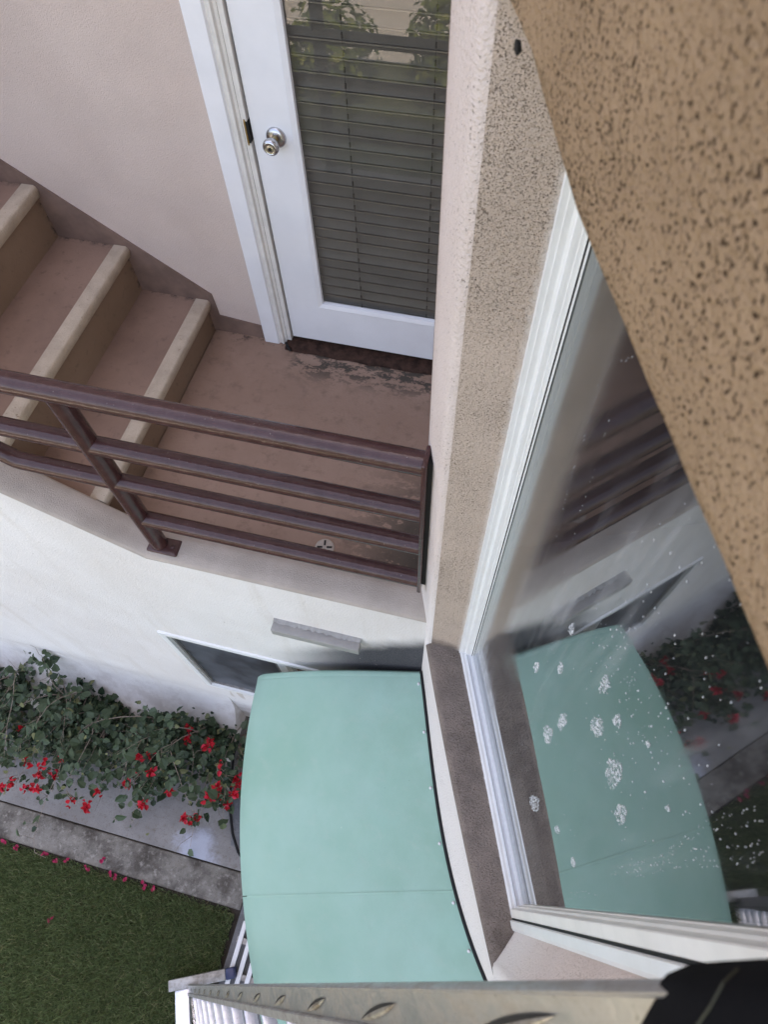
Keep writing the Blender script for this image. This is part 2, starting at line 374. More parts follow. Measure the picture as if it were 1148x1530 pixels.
# grass
def blades(n, x0, x1, y0, y1, h):
    x = rng.uniform(x0, x1, n); y = rng.uniform(y0, y1, n); keep = ~((x > -1.03) & (y > -1.35)) ; x, y = x[keep], y[keep]; n = len(x)
    a = rng.uniform(0, 2 * np.pi, n); hh = rng.uniform(.4, 1.1, n) * h; wd = rng.uniform(.0022, .0042, n); le = rng.uniform(.15, .95, n) * hh; la = rng.uniform(0, 2 * np.pi, n)
    v = np.zeros((n, 3, 3)); v[:, 0] = np.c_[x - np.cos(a) * wd, y - np.sin(a) * wd, np.full(n, -.014)]; v[:, 1] = np.c_[x + np.cos(a) * wd, y + np.sin(a) * wd, np.full(n, -.014)]
    v[:, 2] = np.c_[x + np.cos(la) * le, y + np.sin(la) * le, hh]
    return v.reshape(-1, 3)
gv = np.vstack([blades(95000, -3.3, -1.03, -1.75, -.40, .042), blades(30000, -5.5, 2.0, -4.5, -.39, .055), blades(1500, -3.3, -1.05, -.40, -.366, .03)])
me = bpy.data.meshes.new('grass'); nb = len(gv) // 3
me.vertices.add(len(gv)); me.vertices.foreach_set('co', gv.ravel()); me.loops.add(nb * 3); me.loops.foreach_set('vertex_index', np.arange(nb * 3, dtype=np.int32))
me.polygons.add(nb); me.polygons.foreach_set('loop_start', np.arange(0, nb * 3, 3, dtype=np.int32)); me.polygons.foreach_set('loop_total', np.full(nb, 3, dtype=np.int32)); me.update(); me.materials.append(m_grass)
go = bpy.data.objects.new('grass', me); C.objects.link(go); tag(go, 'short dark green lawn grass beside the old concrete edging', 'grass', kind='stuff')

# ------------------------------------------------------------------ facade: lower white wall and the curb on top of it
FY = .806
def ztop(x): return 2.788 + max(0, -1.17 - x) * .72
fw = thing('lower_wall', (-2, FY, 0), 'white stucco wall under the landing with the sliding window in it', 'wall')
WX0, WX1, WZ0, WZ1 = -1.462, -.25, .815, 1.80       # window opening
def frow(x):
    zs = [0, .2, .4, .6, .815, 1.1, 1.4, 1.80, 2.1, 2.4, ztop(x) - .012]
    return [(x, FY + random.uniform(-.0012, .0012), z) for z in zs]
xs = [-6, -4.5, -3.5, -2.8, -2.4, -2.1, -1.8, -1.6, WX0, -1.3, -1.17, -1.0, -.8, -.6, -.4, WX1, -.15, 0.03]
mb = MB()
for i in range(len(xs) - 1):
    a, c = frow(xs[i]), frow(xs[i + 1])
    a = [(p[0], FY, p[2]) for p in a]; c = [(p[0], FY, p[2]) for p in c]
    for j in range(len(a) - 1):
        if WX0 <= xs[i] < WX1 - 1e-6 and a[j][2] >= WZ0 - 1e-6 and a[j + 1][2] <= WZ1 + 1e-6: continue
        mb.add([a[j], c[j], c[j + 1], a[j + 1]], [(0, 1, 2, 3)])
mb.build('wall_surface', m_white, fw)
mb = MB()                                              # reveals of the window opening
for (a, c) in (((WX0, WZ0), (WX1, WZ0)), ((WX1, WZ0), (WX1, WZ1)), ((WX1, WZ1), (WX0, WZ1)), ((WX0, WZ1), (WX0, WZ0))):
    mb.add([(a[0], FY, a[1]), (c[0], FY, c[1]), (c[0], FY + .1, c[1]), (a[0], FY + .1, a[1])], [(0, 1, 2, 3)])
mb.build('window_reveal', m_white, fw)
mb = MB()                                              # flared plaster foot of the wall
rows = []
for x in np.linspace(-6, -1.385, 24):
    rows.append([(x, FY - .001, .56), (x, FY - .006, .46), (x, FY - .022, .35), (x, FY - .07, .23), (x, FY - .15, .13), (x, FY - .245, .05), (x, .482 + random.uniform(-.008, .008), .0)])
mb.grid(rows); mb.add([rows[-1][i] for i in range(7)] + [(-1.385, FY, 0)], [tuple(range(8))])
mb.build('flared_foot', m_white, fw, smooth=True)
MB().box((WX0 - .3, FY + .5, .5), (0, FY + .52, 2.2)).build('dark_interior', m_room, fw)
# curb: rounded coping along landing and stair
mb = MB(); rows = []
for x in [-6, -5, -4, -3, -2.4, -2, -1.8, -1.6, -1.4, -1.25, -1.18, -1.12, -1.0, -.8, -.6, -.4, -.2, .02]:
    z = ztop(x) if x < -1.18 else 2.788
    if -1.25 < x < -1.1: z += .004
    j = lambda s=.0022: random.uniform(-s, s)
    rows.append([(x, FY, z - .014), (x, FY + .003, z - .004 + j()), (x, FY + .012, z + .004 + j()), (x, FY + .04, z + .012 + j()), (x, FY + .08, z + .016 + j()), (x, FY + .108, z + .016 + j()), (x, FY + .117, z + .010), (x, FY + .12, z - .002), (x, FY + .12, z - .4)])
mb.grid(rows); mb.build('curb', m_curb, fw, smooth=True)

# ------------------------------------------------------------------ landing and stairs
LZ = 2.75; BY = 1.96
tag(MB().box((-1.345, FY + .118, LZ - .16), (.05, BY - .002, LZ)).build('landing', m_landing), kind='structure')
st = thing('staircase', (-2.1, 1.44, LZ), 'brown painted concrete staircase with beige nosings climbing left from the landing', 'staircase')
SX = -1.338; RUN = .296; SZ = [2.926, 3.153, 3.384, 3.612, 3.84, 4.068, 4.296]
for k, z in enumerate(SZ):
    x = SX - RUN * k; zb = LZ if k == 0 else SZ[k - 1]
    y0, y1 = FY + .121, BY - .003
    rb = MB().box((x - .03, y0, zb - .02), (x - .012, y1, z - .045)); rb.build('riser', m_riser, st)
    MB().box((x - RUN - .03, y0, z - .06), (x - .056, y1, z - .002)).build('tread', m_tread, st)
    nv = MB().prism([(x - .056, z - .05), (x + .0, z - .05), (x + .008, z - .02), (x + .004, z - .004), (x - .004, z + .001), (x - .056, z)], lambda a, b: (a, y0, b), lambda a, b: (a, y1, b))
    nv.build('nosing', m_nosing, st, bevel=.003)
# painted skirt on the wall above the steps
def skz(x): return 3.476 + (x + 2.025) * (-.517 / .717)
poly = [(-4.0, skz(-4.0)), (-1.312, skz(-1.312)), (-1.305, 2.845), (-1.105, 2.822), (-1.105, 2.74), (-1.36, 2.74), (-4, 4.3)]
MB().prism(poly, lambda a, b: (a, BY - .006, b), lambda a, b: (a, BY + .01, b)).build('skirting', m_trim, st)

# ------------------------------------------------------------------ landing wall with the door
lw = thing('landing_wall', (-2, BY, LZ), 'pink stucco wall beside the stairs with the white door in it', 'wall')
DX0, DX1, DZ1 = -.998, -.10, 4.83
mb = MB()
mb.grid([[(x, BY, z) for x in np.linspace(-6, DX0, 12)] for z in np.linspace(2.7, 11.2, 12)])  # upper part is unseen, raised to keep sun off the yard
mb.grid([[(x, BY, z) for x in (DX0, DX1)] for z in (DZ1, 11.2)]); mb.grid([[(x, BY, z) for x in (DX1, 6)] for z in (2.7, 11.2)])
mb.build('wall_surface', m_landwall, lw)
MB().box((-1.2, BY + .55, 2.7), (.1, BY + .57, 5)).build('dark_interior', m_room, lw)
MB().grid([[W(.192, .914, z), (-.06, BY + .01, z)] for z in (2.7, 8.4)]).build('return_wall', m_landwall, lw)

df = thing('door_frame', (-.55, BY, LZ), 'white moulded door casing round the glazed door', 'door frame')
def casing_prof(x0, sgn):      # (x, y) section of the left casing
    return [(x0, BY + .01), (x0, BY - .022), (x0 + sgn * .004, BY - .026), (x0 + sgn * .066, BY - .026), (x0 + sgn * .071, BY - .018), (x0 + sgn * .078, BY - .017), (x0 + sgn * .083, BY - .022), (x0 + sgn * .09, BY - .022), (x0 + sgn * .094, BY - .012), (x0 + sgn * .104, BY - .010), (x0 + sgn * .106, BY + .01)]
for x0, sg in ((-1.103, 1), (.005, -1)):
    P = casing_prof(x0, sg)
    MB().prism([p for p in P[:5]] + [(P[4][0], BY + .01)], lambda a, b: (a, b, LZ + .002), lambda a, b: (a, b, 4.93)).build('casing', m_casing, df)
    MB().prism([(P[4][0], BY + .01)] + P[4:] , lambda a, b: (a, b, LZ + .002), lambda a, b: (a, b, 4.93)).build('moulding', m_frame, df)
MB().box((-1.103, BY - .026, 4.93), (.005, BY + .01, 5.03)).build('casing', m_casing, df)
MB().box((-.998, BY - .008, LZ), (-.981, BY + .09, 4.83)).build('jamb', m_frame, df)
MB().box((-.119, BY - .008, LZ), (-.10, BY + .09, 4.83)).build('jamb', m_frame, df)
MB().box((-.981, BY - .006, 4.80), (-.119, BY + .09, 4.83)).build('jamb', m_frame, df)
MB().box((-.992, BY - .0098, 3.675), (-.9795, BY + .02, 3.745)).build('strike_plate', m_dark, df)
MB().box((-.990, BY - .0125, 3.668), (-.9855, BY - .0095, 3.752)).build('strike_lip', m_brass, df)
mb = MB(); rows = []
for x in np.linspace(-1.0, -.08, 20):
    rows.append([(x, BY - .056 + random.uniform(-.006, .006), LZ + .002), (x, BY - .045, LZ + .014 + random.uniform(-.003, .002)), (x, BY - .015, LZ + .019), (x, BY + .06, LZ + .019)])
mb.grid(rows).build('threshold', m_wood, df, smooth=True)
MB().tube([(-1.0, BY - .03, LZ + .02), (-.985, BY - .05, LZ + .022), (-.972, BY - .06, LZ + .008)], .006, 8).build('loose_weatherstrip', m_dark, df)

dr = thing('door', (-.548, BY + .01, LZ), 'white door with a tall glass light and closed blinds on the landing', 'door')
yf = BY + .004; dx0, dx1, dz0, dz1 = -.974, -.122, LZ + .036, 4.795
gx0, gx1, gz0, gz1 = -.822, -.272, 2.995, 4.66
leaf = MB()
leaf.box((dx0, yf, dz0), (gx0 - .012, yf + .042, dz1)); leaf.box((gx1 + .012, yf, dz0), (dx1, yf + .042, dz1))
leaf.build('stile', m_doorw, dr)
MB().box((gx0 - .012, yf, dz0), (gx1 + .012, yf + .042, gz0 - .012)).build('bottom_rail', m_doorw, dr)
MB().box((gx0 - .012, yf, gz1 + .012), (gx1 + .012, yf + .042, dz1)).build('top_rail', m_doorw, dr)
mb = MB()                                                # glazing bead, bevelled towards the glass
o_, i_ = [(gx0 - .012, gz0 - .012), (gx1 + .012, gz0 - .012), (gx1 + .012, gz1 + .012), (gx0 - .012, gz1 + .012)], [(gx0 + .006, gz0 + .006), (gx1 - .006, gz0 + .006), (gx1 - .006, gz1 - .006), (gx0 + .006, gz1 - .006)]
for k in range(4):
    a, b2, c, d = o_[k], o_[(k + 1) % 4], i_[(k + 1) % 4], i_[k]
    mb.add([(a[0], yf - .003, a[1]), (b2[0], yf - .003, b2[1]), (c[0], yf + .002, c[1]), (d[0], yf + .002, d[1]), (d[0], yf + .02, d[1]), (c[0], yf + .02, c[1])], [(0, 1, 2, 3), (3, 2, 5, 4)])
mb.build('glazing_bead', m_doorw, dr)
MB().grid([[(gx0, yf + .018, z), (gx1, yf + .018, z)] for z in (gz0, gz1)]).build('glass', m_doorglass, dr)
kb = MB().lathe((-.893, yf, 3.698), (0, -1, 0), [(0, .034), (.004, .034), (.009, .031), (.013, .022), (.014, .012)]).build('rose', m_nickel, dr, smooth=True)
MB().lathe((-.893, yf - .013, 3.698), (0, -1, 0), [(0, .010), (.016, .010), (.017, .011)]).build('knob_neck', m_brass, dr, smooth=True)
kn = MB().lathe((-.893, yf - .028, 3.698), (0, -1, 0), [(0, .013), (.006, .016), (.014, .0235), (.024, .0268), (.032, .0262), (.037, .022), (.038, .019), (.0365, .017), (.0375, .010), (.0385, .0)]).build('knob', m_nickel, dr, smooth=True)
MB().lathe((-.893, yf - .0662, 3.698), (0, -1, 0), [(0, .005), (.003, .0045), (.0035, 0)], 12).build('lock_button', m_dark, dr, smooth=True)
bl = thing('window_blind', (-.547, yf + .05, gz0), 'grey-brown horizontal slat blind hanging closed behind the door glass', 'blind')
k = 0; z = gz1 + .03
while z > gz0 - .02:
    tw = random.uniform(-.002, .002); sag = random.uniform(-.0012, .0012)
    rows = []
    for x in np.linspace(gx0 - .015, gx1 + .015, 4):
        zl = z - .0225 + tw + sag * (x + .5) * 4
        rows.append([(x, yf + .088, z + .014 + tw), (x, yf + .070, z + .007), (x, yf + .053, z - .005 + sag), (x, yf + .040, zl), (x, yf + .031, zl + .0006), (x, yf + .0305, zl - .0028), (x, yf + .040, zl - .0028)])
    MB().grid(rows).build('slat', m_slat, bl, smooth=True); z -= .0455
for x in (-.655, -.385):
    mb = MB(); z = gz1
    while z > gz0 + .02:
        mb.box((x - .0022, yf + .0262, z - .027), (x + .0022, yf + .0295, z - .012)); z -= .0455
    mb.box((x - .0004, yf + .0272, gz0), (x + .0004, yf + .028, gz1)); mb.build('ladder_cord', m_cord, bl)

# drain in the floor
dn = thing('drain_cover', (-.548, 1.012, LZ + .002), 'small round beige drain cover with dark slots in the landing floor', 'drain')
MB().lathe((-.548, 1.012, LZ + .001), (0, 0, 1), [(0, .037), (.003, .036), (.005, .031)], 24).build('plate', m_curb, dn, smooth=True)
for a in range(4):
    an = a * math.pi / 2 + .2; fn = lambda x, y, z, an=an: (-.548 + x * math.cos(an) - y * math.sin(an), 1.012 + x * math.sin(an) + y * math.cos(an), z)
    MB().box((.008, -.0035, LZ + .006), (.028, .0035, LZ + .0085), fn).build('slot', m_dark, dn)
# ------------------------------------------------------------------ railing
RY = .862
ra = thing('railing', (-1.12, RY, 2.8), 'brown painted pipe railing along the landing edge', 'railing')
zr = [3.672, 3.438, 3.242, 3.005]; rr = [.0315, .029, .029, .0285]
slope = .78
for i, (z, r) in enumerate(zip(zr, rr)):
    if i < 3:
        xb = -1.47; pts = [(-.158, RY, z), (xb + .02, RY, z), (xb, RY, z + .004), (xb - .02, RY, z + .018), (-4.2, RY, z + .018 + (4.2 + xb - .02) * slope)]
    else: pts = [(-.158, RY, z), (-1.115, RY, z)]
    MB().tube(pts, r, 20).build('top_rail' if i == 0 else 'rail', m_rail, ra, smooth=True)
MB().tube([(-1.128, RY, 2.80), (-1.128, RY, 3.66)], .0305, 20).build('post', m_rail, ra, smooth=True)
MB().box((-1.168, RY - .036, 2.796), (-1.05, RY + .03, 2.811)).build('base_plate', m_rail, ra, bevel=.006)
MB().lathe((-1.073, RY - .004, 2.811), (0, 0, 1), [(0, .008), (.005, .008), (.006, .005)], 6).build('bolt', m_rail, ra)
MB().box((-.16, RY - .032, 2.965), (-.148, RY + .032, 3.705)).build('end_bar', m_rail, ra, bevel=.003)
MB().box((-.1485, RY - .01, 2.99), (-.137, RY + .012, 3.69)).build('wall_gasket', m_dark, ra)

# ------------------------------------------------------------------ lower sliding window
sw = thing('sliding_window', (-.85, FY + .02, WZ0), 'white framed sliding window low in the white wall, half behind the awning', 'window')
def rect_frame(x0, x1, z0, z1, t, y0, y1):
    mb = MB(); mb.box((x0, y0, z0), (x1, y1, z0 + t)); mb.box((x0, y0, z1 - t), (x1, y1, z1)); mb.box((x0, y0, z0 + t), (x0 + t, y1, z1 - t)); mb.box((x1 - t, y0, z0 + t), (x1, y1, z1 - t)); return mb
rect_frame(WX0, WX1, WZ0, WZ1, .036, FY - .010, FY + .06).build('frame', m_vinyl, sw)
s1 = rect_frame(WX0 + .03, -.845, WZ0 + .03, WZ1 - .03, .02, FY + .006, FY + .026).build('screen_frame', m_alu2, sw)
MB().grid([[(WX0 + .05, FY + .018, z), (-.865, FY + .018, z)] for z in (WZ0 + .05, WZ1 - .05)]).build('insect_screen', m_screen, sw)
MB().box((-.845, FY - .001, WZ0 + .029), (-.80, FY + .045, WZ1 - .029)).build('meeting_rail', m_vinyl, sw)
MB().grid([[(-.80, FY + .03, z), (WX1 - .02, FY + .03, z)] for z in (WZ0 + .02, WZ1 - .02)]).build('pane', m_lowglass, sw)
# grey box fixture
wf = thing('wall_light', (-.552, FY, 2.34), 'long grey box light fixed to the white wall above the awning', 'wall light')
MB().box((-.735, .757, 2.375), (-.37, FY - .012, 2.425)).build('housing', m_grey, wf, bevel=.003)
mb = MB(); rows = []
for x in np.linspace(-.735, -.37, 40): rows.append([(x, FY - .014 + random.uniform(-.006, .002), 2.4255), (x, FY - .006, 2.432 + random.uniform(-.002, .003)), (x, FY + .001, 2.437)])
mb.grid(rows).build('caulk', m_grey, wf)
MB().box((-.725, .762, 2.368), (-.38, FY - .016, 2.374)).build('diffuser', m_cream, wf)

# ------------------------------------------------------------------ bay wall with the large window
bw = thing('bay_wall', (*W(.2, .3, 0)[:2], 0), 'angled pinkish stucco wall holding the large window at right', 'wall')
s_t = np.array([1.0, .768, .517, .309, .1, .006, -.16, -.268, -.6, -1.0, -1.7])
d_lo = np.array([.196, .186, .177, .167, .168, .179, .205, .226, .29, .34, .40]); s_hi = np.array([1.0, .768, .4, .11, -.21, -.6, -1.7]); d_hi = np.array([.191, .193, .1915, .203, .222, .25, .3])
P_lo = np.polyfit(s_t[1:8], d_lo[1:8], 3); P_hi = np.polyfit(s_hi[:6], d_hi[:6], 3)
def dlo(s): return float(np.polyval(P_lo, np.clip(s, -.35, .85))) + max(0, -.35 - s) * .15
def dhi(s): return float(np.polyval(P_hi, np.clip(s, -.6, .95)))
SILL = 2.63; HEAD = 4.640
def rnd(a): return random.uniform(-a, a)
S_all = np.linspace(.915, -1.7, 60)
mb = MB(); rows = []
for s in S_all:
    lo, hi = dlo(s), dhi(s)
    rows.append([W(lo + .004, s, 0), W(lo + .002, s, 1.2), W(lo, s, 2.0), W(lo, s, 2.27), W(.4 * lo + .6 * hi, s, 2.45), W(hi, s, 2.575), W(hi + .0005, s, 2.61 + rnd(.0015)), W(hi + .004, s, 2.622 + rnd(.0015)), W(hi + .011, s, 2.628 + rnd(.0012))])
mb.grid(rows)
# piers either side of the opening, with rounded arrises
zz = np.linspace(2.6, HEAD + .13, 50)
rows = [[W(.30, .94, z), W(.215, .926, z), W(.198 + rnd(.0012), .919, z), W(.1915, .908, z), W(.1915, .86, z), W(.192 + rnd(.001), .792, z), W(.194 + rnd(.001), .778, z), W(.2 + rnd(.0015), .768, z), W(.209, .7635, z)] for z in zz]
mb.grid(rows)
rows = [[W(.236, -.206, z), W(.228, -.211, z), W(.223, -.222, z), W(.222, -.24, z), W(.25, -.6, z), W(.33, -1.7, z)] for z in zz]
mb.grid(rows)
rows = [[W(.30, .94, z), W(.1915, .908, z), W(.1915, .80, z)] for z in (HEAD + .13, 8.4)]; mb.grid(rows)
mb.build('wall_surface', m_bay, bw, smooth=True)
mb = MB(); mb.grid([[W(.209, .7635, z), W(.24 + rnd(.001), .7485, z), W(.28, .7285, z), W(.312, .7115, z)] for z in zz]); mb.build('jamb', m_jamb, bw, smooth=True)
mb = MB(); mb.grid([[W(.236, -.206, z), W(.27, -.175, z), W(.312, -.135, z)] for z in zz]); mb.build('jamb', m_bay, bw, smooth=True)
mb = MB(); rows = []
for s in np.linspace(.764, -.24, 60):
    h = dhi(s); rows.append([W(h - .0008, s, 2.6145), W(h + .003, s, 2.6245 + rnd(.001)), W(h + .0105, s, 2.6305), W(h + .017 + rnd(.001), s, 2.6325), W(.25, s, 2.636 + rnd(.001)), W(.28, s, 2.64 + rnd(.001)), W(.313, s, 2.645)])
mb.grid(rows).build('sill', m_sill, bw, smooth=True)
mb = MB(); rows = []                                       # plaster over the opening, its shade put into the tan colour
for s in np.concatenate([np.linspace(.83, .70, 14), np.linspace(.68, -1.7, 80)]):
    up = .044 * max(0, (s - .42) / .233) ** 1.25
    rows.append([W(.1975 + rnd(.0006), s, z) for z in (8.4, 6.0, 5.2, 4.9, 4.75, 4.69)] + [W(.1982, s, HEAD + .026 + up), W(.2, s, HEAD + .012 + up + rnd(.001)), W(.206, s, HEAD + .003 + up + rnd(.001)), W(.216, s, HEAD + up), W(.312, s, HEAD - .012)])
mb.grid(rows).build('lintel', m_lintel, bw, smooth=True)
mb = MB()
mb.lathe((-.052, .664, 4.674), (-.9, -.36, -.1), [(0, .005), (.004, .0065), (.005, .004), (.0052, 0)], 10); mb.build('screw_hole', m_dark, bw)
# dark room behind the window
room = MB()
room.grid([[W(.47, s, z), W(2.6, s, z)] for s, z in ((1.2, 2.4), (1.2, 5.2))]); room.grid([[W(.47, s, z), W(2.6, s, z)] for s, z in ((-.8, 2.4), (-.8, 5.2))]); room.grid([[W(2.6, s, z) for s in (1.2, -.8)] for z in (2.4, 5.2)])
room.grid([[W(d, s, 2.4) for s in (1.2, -.8)] for d in (.47, 2.6)]); room.grid([[W(d, s, 5.2) for s in (1.2, -.8)] for d in (.47, 2.6)])
room.build('room_interior', m_room, bw)

ww = thing('large_window', (*W(.33, .3, 2.65)[:2], 2.65), 'large white vinyl window with wet soapy glass in the angled wall', 'window')
Z0, Z1 = 2.641, 4.63
def jamb_sec(s0, sg):         # stepped vinyl profile (d, s)
    return [(.306, s0), (.306, s0 - sg * .006), (.312, s0 - sg * .0065), (.312, s0 - sg * .010), (.303, s0 - sg * .0105), (.303, s0 - sg * .013), (.33, s0 - sg * .016), (.36, s0 - sg * .016), (.36, s0)]
def prism_z(poly, z0, z1): return MB().prism(poly, lambda a, b: W(a, b, z0), lambda a, b: W(a, b, z1))
# frame members
def member(sec, name, mat, a, b, vertical=True, sg=1):
    pass
fo = .718
fl_ = [(.305, fo), (.300, fo - .002), (.300, fo - .008), (.309, fo - .009), (.309, fo - .0115), (.318, fo - .012), (.322, fo - .0155), (.37, fo - .0155), (.37, fo)]
prism_z(fl_, Z0, Z1).build('frame', m_vinyl, ww)
sa_ = [(.3215, fo - .0158), (.3215, fo - .021), (.327, fo - .0225), (.332, fo - .0228), (.332, fo - .0255), (.3375, fo - .0262), (.3375, fo - .029), (.3425, fo - .0305), (.3425, fo - .033), (.36, fo - .033), (.36, fo - .0158)]
prism_z(sa_, Z0 + .012, Z1).build('sash', m_vinyl, ww)
gk = [(.3385, fo - .0292), (.3385, fo - .0302), (.341, fo - .0303), (.341, fo - .0292)]
prism_z(gk, Z0 + .02, Z1).build('gasket', m_black, ww)
# near side jamb (cream, wide and close)
ro = -.135
fr_ = [(.300, ro - .004), (.297, ro + .004), (.297, ro + .022), (.303, ro + .024), (.303, ro + .028), (.37, ro + .028), (.37, ro - .004)]
prism_z(fr_, Z0, Z1).build('frame', m_vinyl, ww)
sr_ = [(.3045, ro + .0285), (.3035, ro + .030), (.3035, ro + .0500), (.3055, ro + .0515), (.322, ro + .0525), (.3235, ro + .0560), (.3395, ro + .057), (.3395, ro + .0585), (.36, ro + .0585), (.36, ro + .0285)]
prism_z([(.302, ro + .0242), (.302, ro + .0282), (.32, ro + .0282), (.32, ro + .0242)], Z0 + .01, Z1).build('gasket', m_black, ww)
prism_z(sr_, Z0 + .012, Z1).build('sash', m_cream, ww)
# sill members
def prism_s(poly, s0, s1): return MB().prism(poly, lambda a, b: W(a, s0, b), lambda a, b: W(a, s1, b))
prism_s([(.306, Z0), (.303, Z0 + .004), (.303, Z0 + .011), (.309, Z0 + .012), (.309, Z0 + .006), (.3175, Z0 + .006), (.3175, Z0 + .013), (.37, Z0 + .013), (.37, Z0)], fo - .01, ro + .02).build('frame', m_vinyl, ww)
prism_s([(.319, Z0 + .0125), (.319, Z0 + .018), (.323, Z0 + .02), (.326, Z0 + .016), (.333, Z0 + .016), (.3365, Z0 + .024), (.3425, Z0 + .026), (.36, Z0 + .026), (.36, Z0 + .0125)], fo - .022, ro + .054).build('sash', m_track, ww)
GD = .3432
MB().grid([[W(GD, s, z) for s in (fo - .025, ro + .05)] for z in (Z0 + .015, Z1)]).build('glass', m_bayglass, ww)

# ------------------------------------------------------------------ awning
AZ0, AZ1 = 2.25, 1.655
aw = thing('awning', (*W(-.25, .3, 1.6)[:2], 1.6), 'mint green metal awning sloping out from under the large window', 'awning')
fs = np.array([1.037, .752, .513, .086, -.231, -.7]); fd = np.array([-.596, -.672, -.697, -.705, -.673, -.56]); PF = np.polyfit(fs, fd, 3)
def apoint(u, v, dz=0):      # u along the wall (0 far, 1 near), v outwards
    sw_ = .768 + (-.70 - .768) * u; sf = 1.037 + (-.75 - 1.037) * u
    a = np.array([dlo(sw_) - .012, sw_, AZ0]); b = np.array([np.polyval(PF, sf), sf, AZ1])
    p = a + (b - a) * v
    arch = .045 * math.sin(math.pi * v) ** 1.0
    lip = -.03 * max(0, (v - .94) / .06) ** 2
    return W(p[0], p[1], p[2] + arch + lip + dz)
SEAM = .535
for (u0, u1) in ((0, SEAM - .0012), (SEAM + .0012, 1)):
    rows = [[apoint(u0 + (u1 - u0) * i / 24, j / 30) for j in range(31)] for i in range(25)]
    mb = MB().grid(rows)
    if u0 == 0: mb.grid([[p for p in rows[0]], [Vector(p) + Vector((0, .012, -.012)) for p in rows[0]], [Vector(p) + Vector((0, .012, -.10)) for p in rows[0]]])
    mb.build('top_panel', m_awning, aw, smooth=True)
rows = [[apoint(SEAM - .003, j / 30, .0005), apoint(SEAM - .0014, j / 30, .0026), apoint(SEAM + .0014, j / 30, .0026), apoint(SEAM + .003, j / 30, .0005)] for j in range(30)]
MB().grid(rows).build('seam', m_awning, aw, smooth=True)
rows = [[Vector(apoint(i / 40, 1)) + Vector((0, 0, -dz)) + Vector(W(off, 0, 0)) for dz, off in ((0, 0), (.015, -.002), (.03, 0), (.26, .01))] for i in range(41)]
MB().grid(rows).build('valance', m_awning, aw, smooth=True)
rows = []
for i in range(61):
    u = i / 60; sw_ = .775 + (-.70 - .775) * u; d = dlo(sw_)
    rows.append([W(d - .013, sw_, AZ0 - .004), W(d - .012, sw_, AZ0 + .010), W(d - .003, sw_, AZ0 + .012), W(d + .002, sw_, AZ0 - .02)])
MB().grid(rows).build('wall_flashing', m_black, aw, smooth=True)
rows = [[apoint(-.002, j / 30, .002) for j in range(31)], [apoint(.004, j / 30, .006) for j in range(31)], [apoint(.012, j / 30, .003) for j in range(31)]]
MB().grid(rows).build('end_trim', m_awning, aw, smooth=True)
for u in (.03, .16, .30, .43, .56, .66, .75):
    p = apoint(u, .012); MB().lathe(p, (0, 0, 1), [(-.004, .006), (.004, .006), (.007, .004), (.008, 0)], 10).build('bolt', m_track, aw, smooth=True)

# ------------------------------------------------------------------ building above: out of view, added and sized to shade the yard
rf = thing('shade_roof', (0, 4, 11.2), 'flat plaster slab added out of view to shade the yard', 'shade_roof')
MB().box((-7, 1.94, 11.2), (6, 9, 11.5)).build('slab', m_roof, rf)
MB().prism([(.1, 1.2), (.1, -1.9), (5, -1.9), (5, 1.2)], lambda a, b: W(a, b, 8.38), lambda a, b: W(a, b, 8.68)).build('bay_slab', m_roof, rf)
MB().box((-7, 8.8, 0), (6, 9, 11.2)).build('back_wall', m_roof, rf)
MB().prism([(.3, -1.7), (5, -1.7), (5, -1.75), (.3, -1.75)], lambda a, b: W(a, b, 0), lambda a, b: W(a, b, 8.38)).build('side_wall', m_bay, rf)

# ------------------------------------------------------------------ bougainvillea
bo = thing('bougainvillea_bush', (-2.2, .35, 0), 'red flowering bougainvillea bush sprawling along the white wall', 'bush')
def inside(x, y, z):
    t = (x + 3.6) / 2.4
    if not 0 < t < 1: return False
    ht = 1.42 - .52 * t - .16 * max(0, t - .78) * 4; yf_ = -.02 + .12 * t + .3 * max(0, t - .8); yb = .84 - .2 * max(0, t - .6)
    cy = (yf_ + yb) / 2; ry = (yb - yf_) / 2
    cz = ht * .52
    return ((y - cy) / ry) ** 2 + ((z - cz) / (ht * .5)) ** 2 < 1
LEAFP = [(0, 0), (.26, .39), (.64, .34), (1, 0), (.64, -.34), (.26, -.39)]
def leaf_geo(p, size, nrm, ang, fold=.12):
    nrm = Vector(nrm).normalized(); u = nrm.orthogonal().normalized(); u.rotate(Matrix.Rotation(ang, 3, nrm)); v = nrm.cross(u)
    V = [Vector(p) + (u * a + v * b + nrm * (fold * abs(b) * 2 - .12 * a * a)) * size for a, b in LEAFP]
    return V, [(0, 1, 2, 3), (0, 3, 4, 5)]
